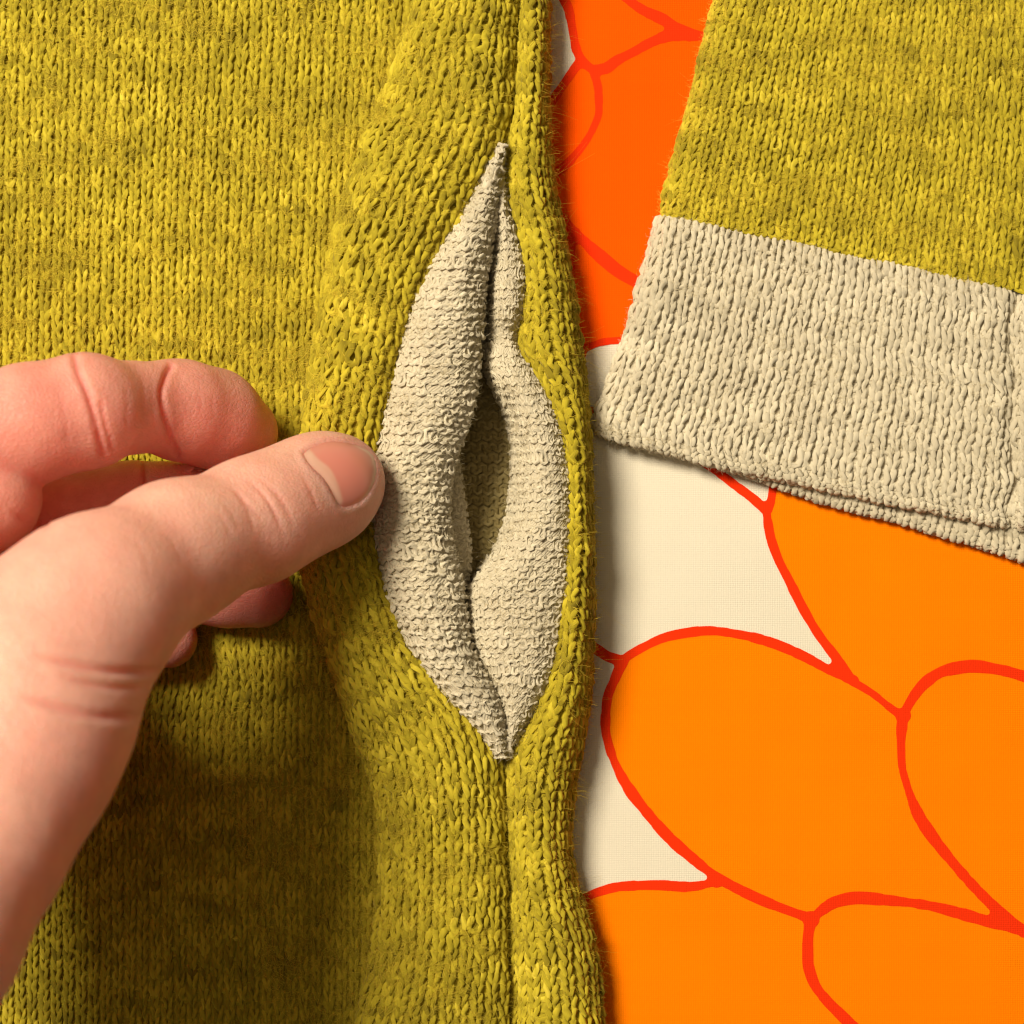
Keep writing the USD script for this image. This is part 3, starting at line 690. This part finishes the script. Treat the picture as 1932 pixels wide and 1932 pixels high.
M_SKIN = mat('skin', {
    'c': ('attribute', {'attribute': 'skin_colour'}), 'co': ('texture_coordinate', {}),
    'v': ('voronoi_texture', {'scale': 1250.0, 'feature': 'distance_to_edge', 'randomness': 1.0}), 'mp': ('mapping', {'rotation': (0.2, 0.1, 0.45), 'scale': (0.75, 1.3, 1.0)}), 'vm': ('math', {'math_type': 'minimum', 'value2': 0.18}), 'vk': ('math', {'math_type': 'multiply', 'value2': 3.2}),
    'nz': ('noise_texture', {'scale': 900.0, 'detail': 4.0, 'roughness': 0.7}),
    'n3': ('noise_texture', {'scale': 260.0, 'detail': 4.0, 'roughness': 0.65}),
    'vr': ('math', {'math_type': 'multiply_add', 'value2': 0.34, 'value3': 0.83}),
    'cs': ('vector_math', {'math_type': 'scale'}),
    'a': ('math', {'math_type': 'add'}), 'b': ('bump', {'strength': 0.42, 'distance': 0.0003}),
    'p': ('principled_bsdf', {'roughness': 0.46, 'specular_ior_level': 0.42, 'subsurface_weight': 0.55, 'subsurface_radius': (1.0, 0.35, 0.18), 'subsurface_scale': 0.0014})},
    [('c.color', 'cs.vector1'), ('n3.fac', 'vr.value1'), ('vr.value', 'cs.scale'), ('cs.vector', 'p.base_color'), ('co.object', 'mp.vector'), ('mp.vector', 'v.vector'), ('co.object', 'nz.vector'), ('co.object', 'n3.vector'), ('v.distance', 'vm.value1'), ('vm.value', 'vk.value1'), ('vk.value', 'a.value1'), ('nz.fac', 'a.value2'), ('a.value', 'b.height'), ('b.normal', 'p.normal')])
M_NAIL = mat('fingernail', {
    'c': ('attribute', {'attribute': 'nail_colour'}), 'co': ('texture_coordinate', {}), 'nz': ('noise_texture', {'scale': 300.0, 'detail': 3.0}), 'b': ('bump', {'strength': 0.06, 'distance': 0.0002}),
    'p': ('principled_bsdf', {'roughness': 0.24, 'specular_ior_level': 0.5, 'subsurface_weight': 0.4, 'subsurface_radius': (1.0, 0.4, 0.25), 'subsurface_scale': 0.0012})},
    [('c.color', 'p.base_color'), ('co.object', 'nz.vector'), ('nz.fac', 'b.height'), ('b.normal', 'p.normal')])
hand = UsdGeom.Xform.Define(stage, '/World/person')
tag(hand, "bare left hand reaching in, thumb pressed on the sweater's pocket edge, fingers curled behind", 'person')
sk = usdkit.mesh(stage, '/World/person/hand', (HV / 1000, HF), M_SKIN, smooth=True)
primvar(sk, 'skin_colour', col)

# thumbnail: a curved plate lying in its bed
step = 3.0
gx, gy = np.meshgrid(np.arange(560, 724, step), np.arange(818, 970, step))
from scipy.interpolate import griddata
tv = (np.abs(X - 640) < 130) & (np.abs(Y - 895) < 130) & (HN[:, 2] > 0.02) & (parts['thumb'] < 1.2)
gz = griddata(np.column_stack([X[tv], Y[tv]]), base_V[tv, 2], (gx, gy), method='linear')
gzn = griddata(np.column_stack([X[tv], Y[tv]]), base_V[tv, 2], (gx, gy), method='nearest')
gz = gaussian_filter(np.where(np.isnan(gz), gzn, gz), 2)
gd = dist_line(gx.ravel(), gy.ravel(), NAIL + NAIL[:1]).reshape(gx.shape)
gin = shapely.contains_xy(nailp, gx, gy)
gsd = np.where(gin, gd, -gd)
free = sm(672, 712, gx - (gy - 890) * 0.15)           # towards the free edge the plate stands a little proud
gz = gz - 0.42 + 0.36 * sm(-4, 14, gsd) + 0.25 * free * sm(-4, 3, gsd)
ok = gsd > -4.0
P3 = W(gx, gy, gz).reshape(-1, 3)
idx = np.arange(gx.size).reshape(gx.shape)
qq = np.stack([idx[:-1, :-1], idx[1:, :-1], idx[1:, 1:], idx[:-1, 1:]], -1)
okq = ok[:-1, :-1] & ok[1:, :-1] & ok[1:, 1:] & ok[:-1, 1:]
q = qq[okq]
Ft = np.vstack([q[:, [0, 1, 2]], q[:, [0, 2, 3]]])
used = np.unique(Ft); remap = -np.ones(gx.size, int); remap[used] = np.arange(len(used))
# lunula and pale free edge are the nail's own colours
lun = dist_line(gx.ravel(), gy.ravel(), [(571, 854), (586, 879), (609, 902), (621, 920), (634, 946)])
lunula = 1 - sm(20, 28, lun + 0.18 * np.hypot(gx.ravel() - 612, gy.ravel() - 888))
fe = 1 - sm(5, 9, gsd.ravel()); fe = fe * sm(655, 690, gx.ravel())
nc = np.array([0.74, 0.262, 0.215]) + lunula[:, None] * (np.array([0.80, 0.43, 0.34]) - np.array([0.74, 0.262, 0.215]))
nc = nc + fe[:, None] * 0.6 * (np.array([0.86, 0.58, 0.43]) - nc)
nl = usdkit.mesh(stage, '/World/person/thumbnail', (P3[used] / 1000, remap[Ft]), M_NAIL, smooth=True)
primvar(nl, 'nail_colour', nc[used])
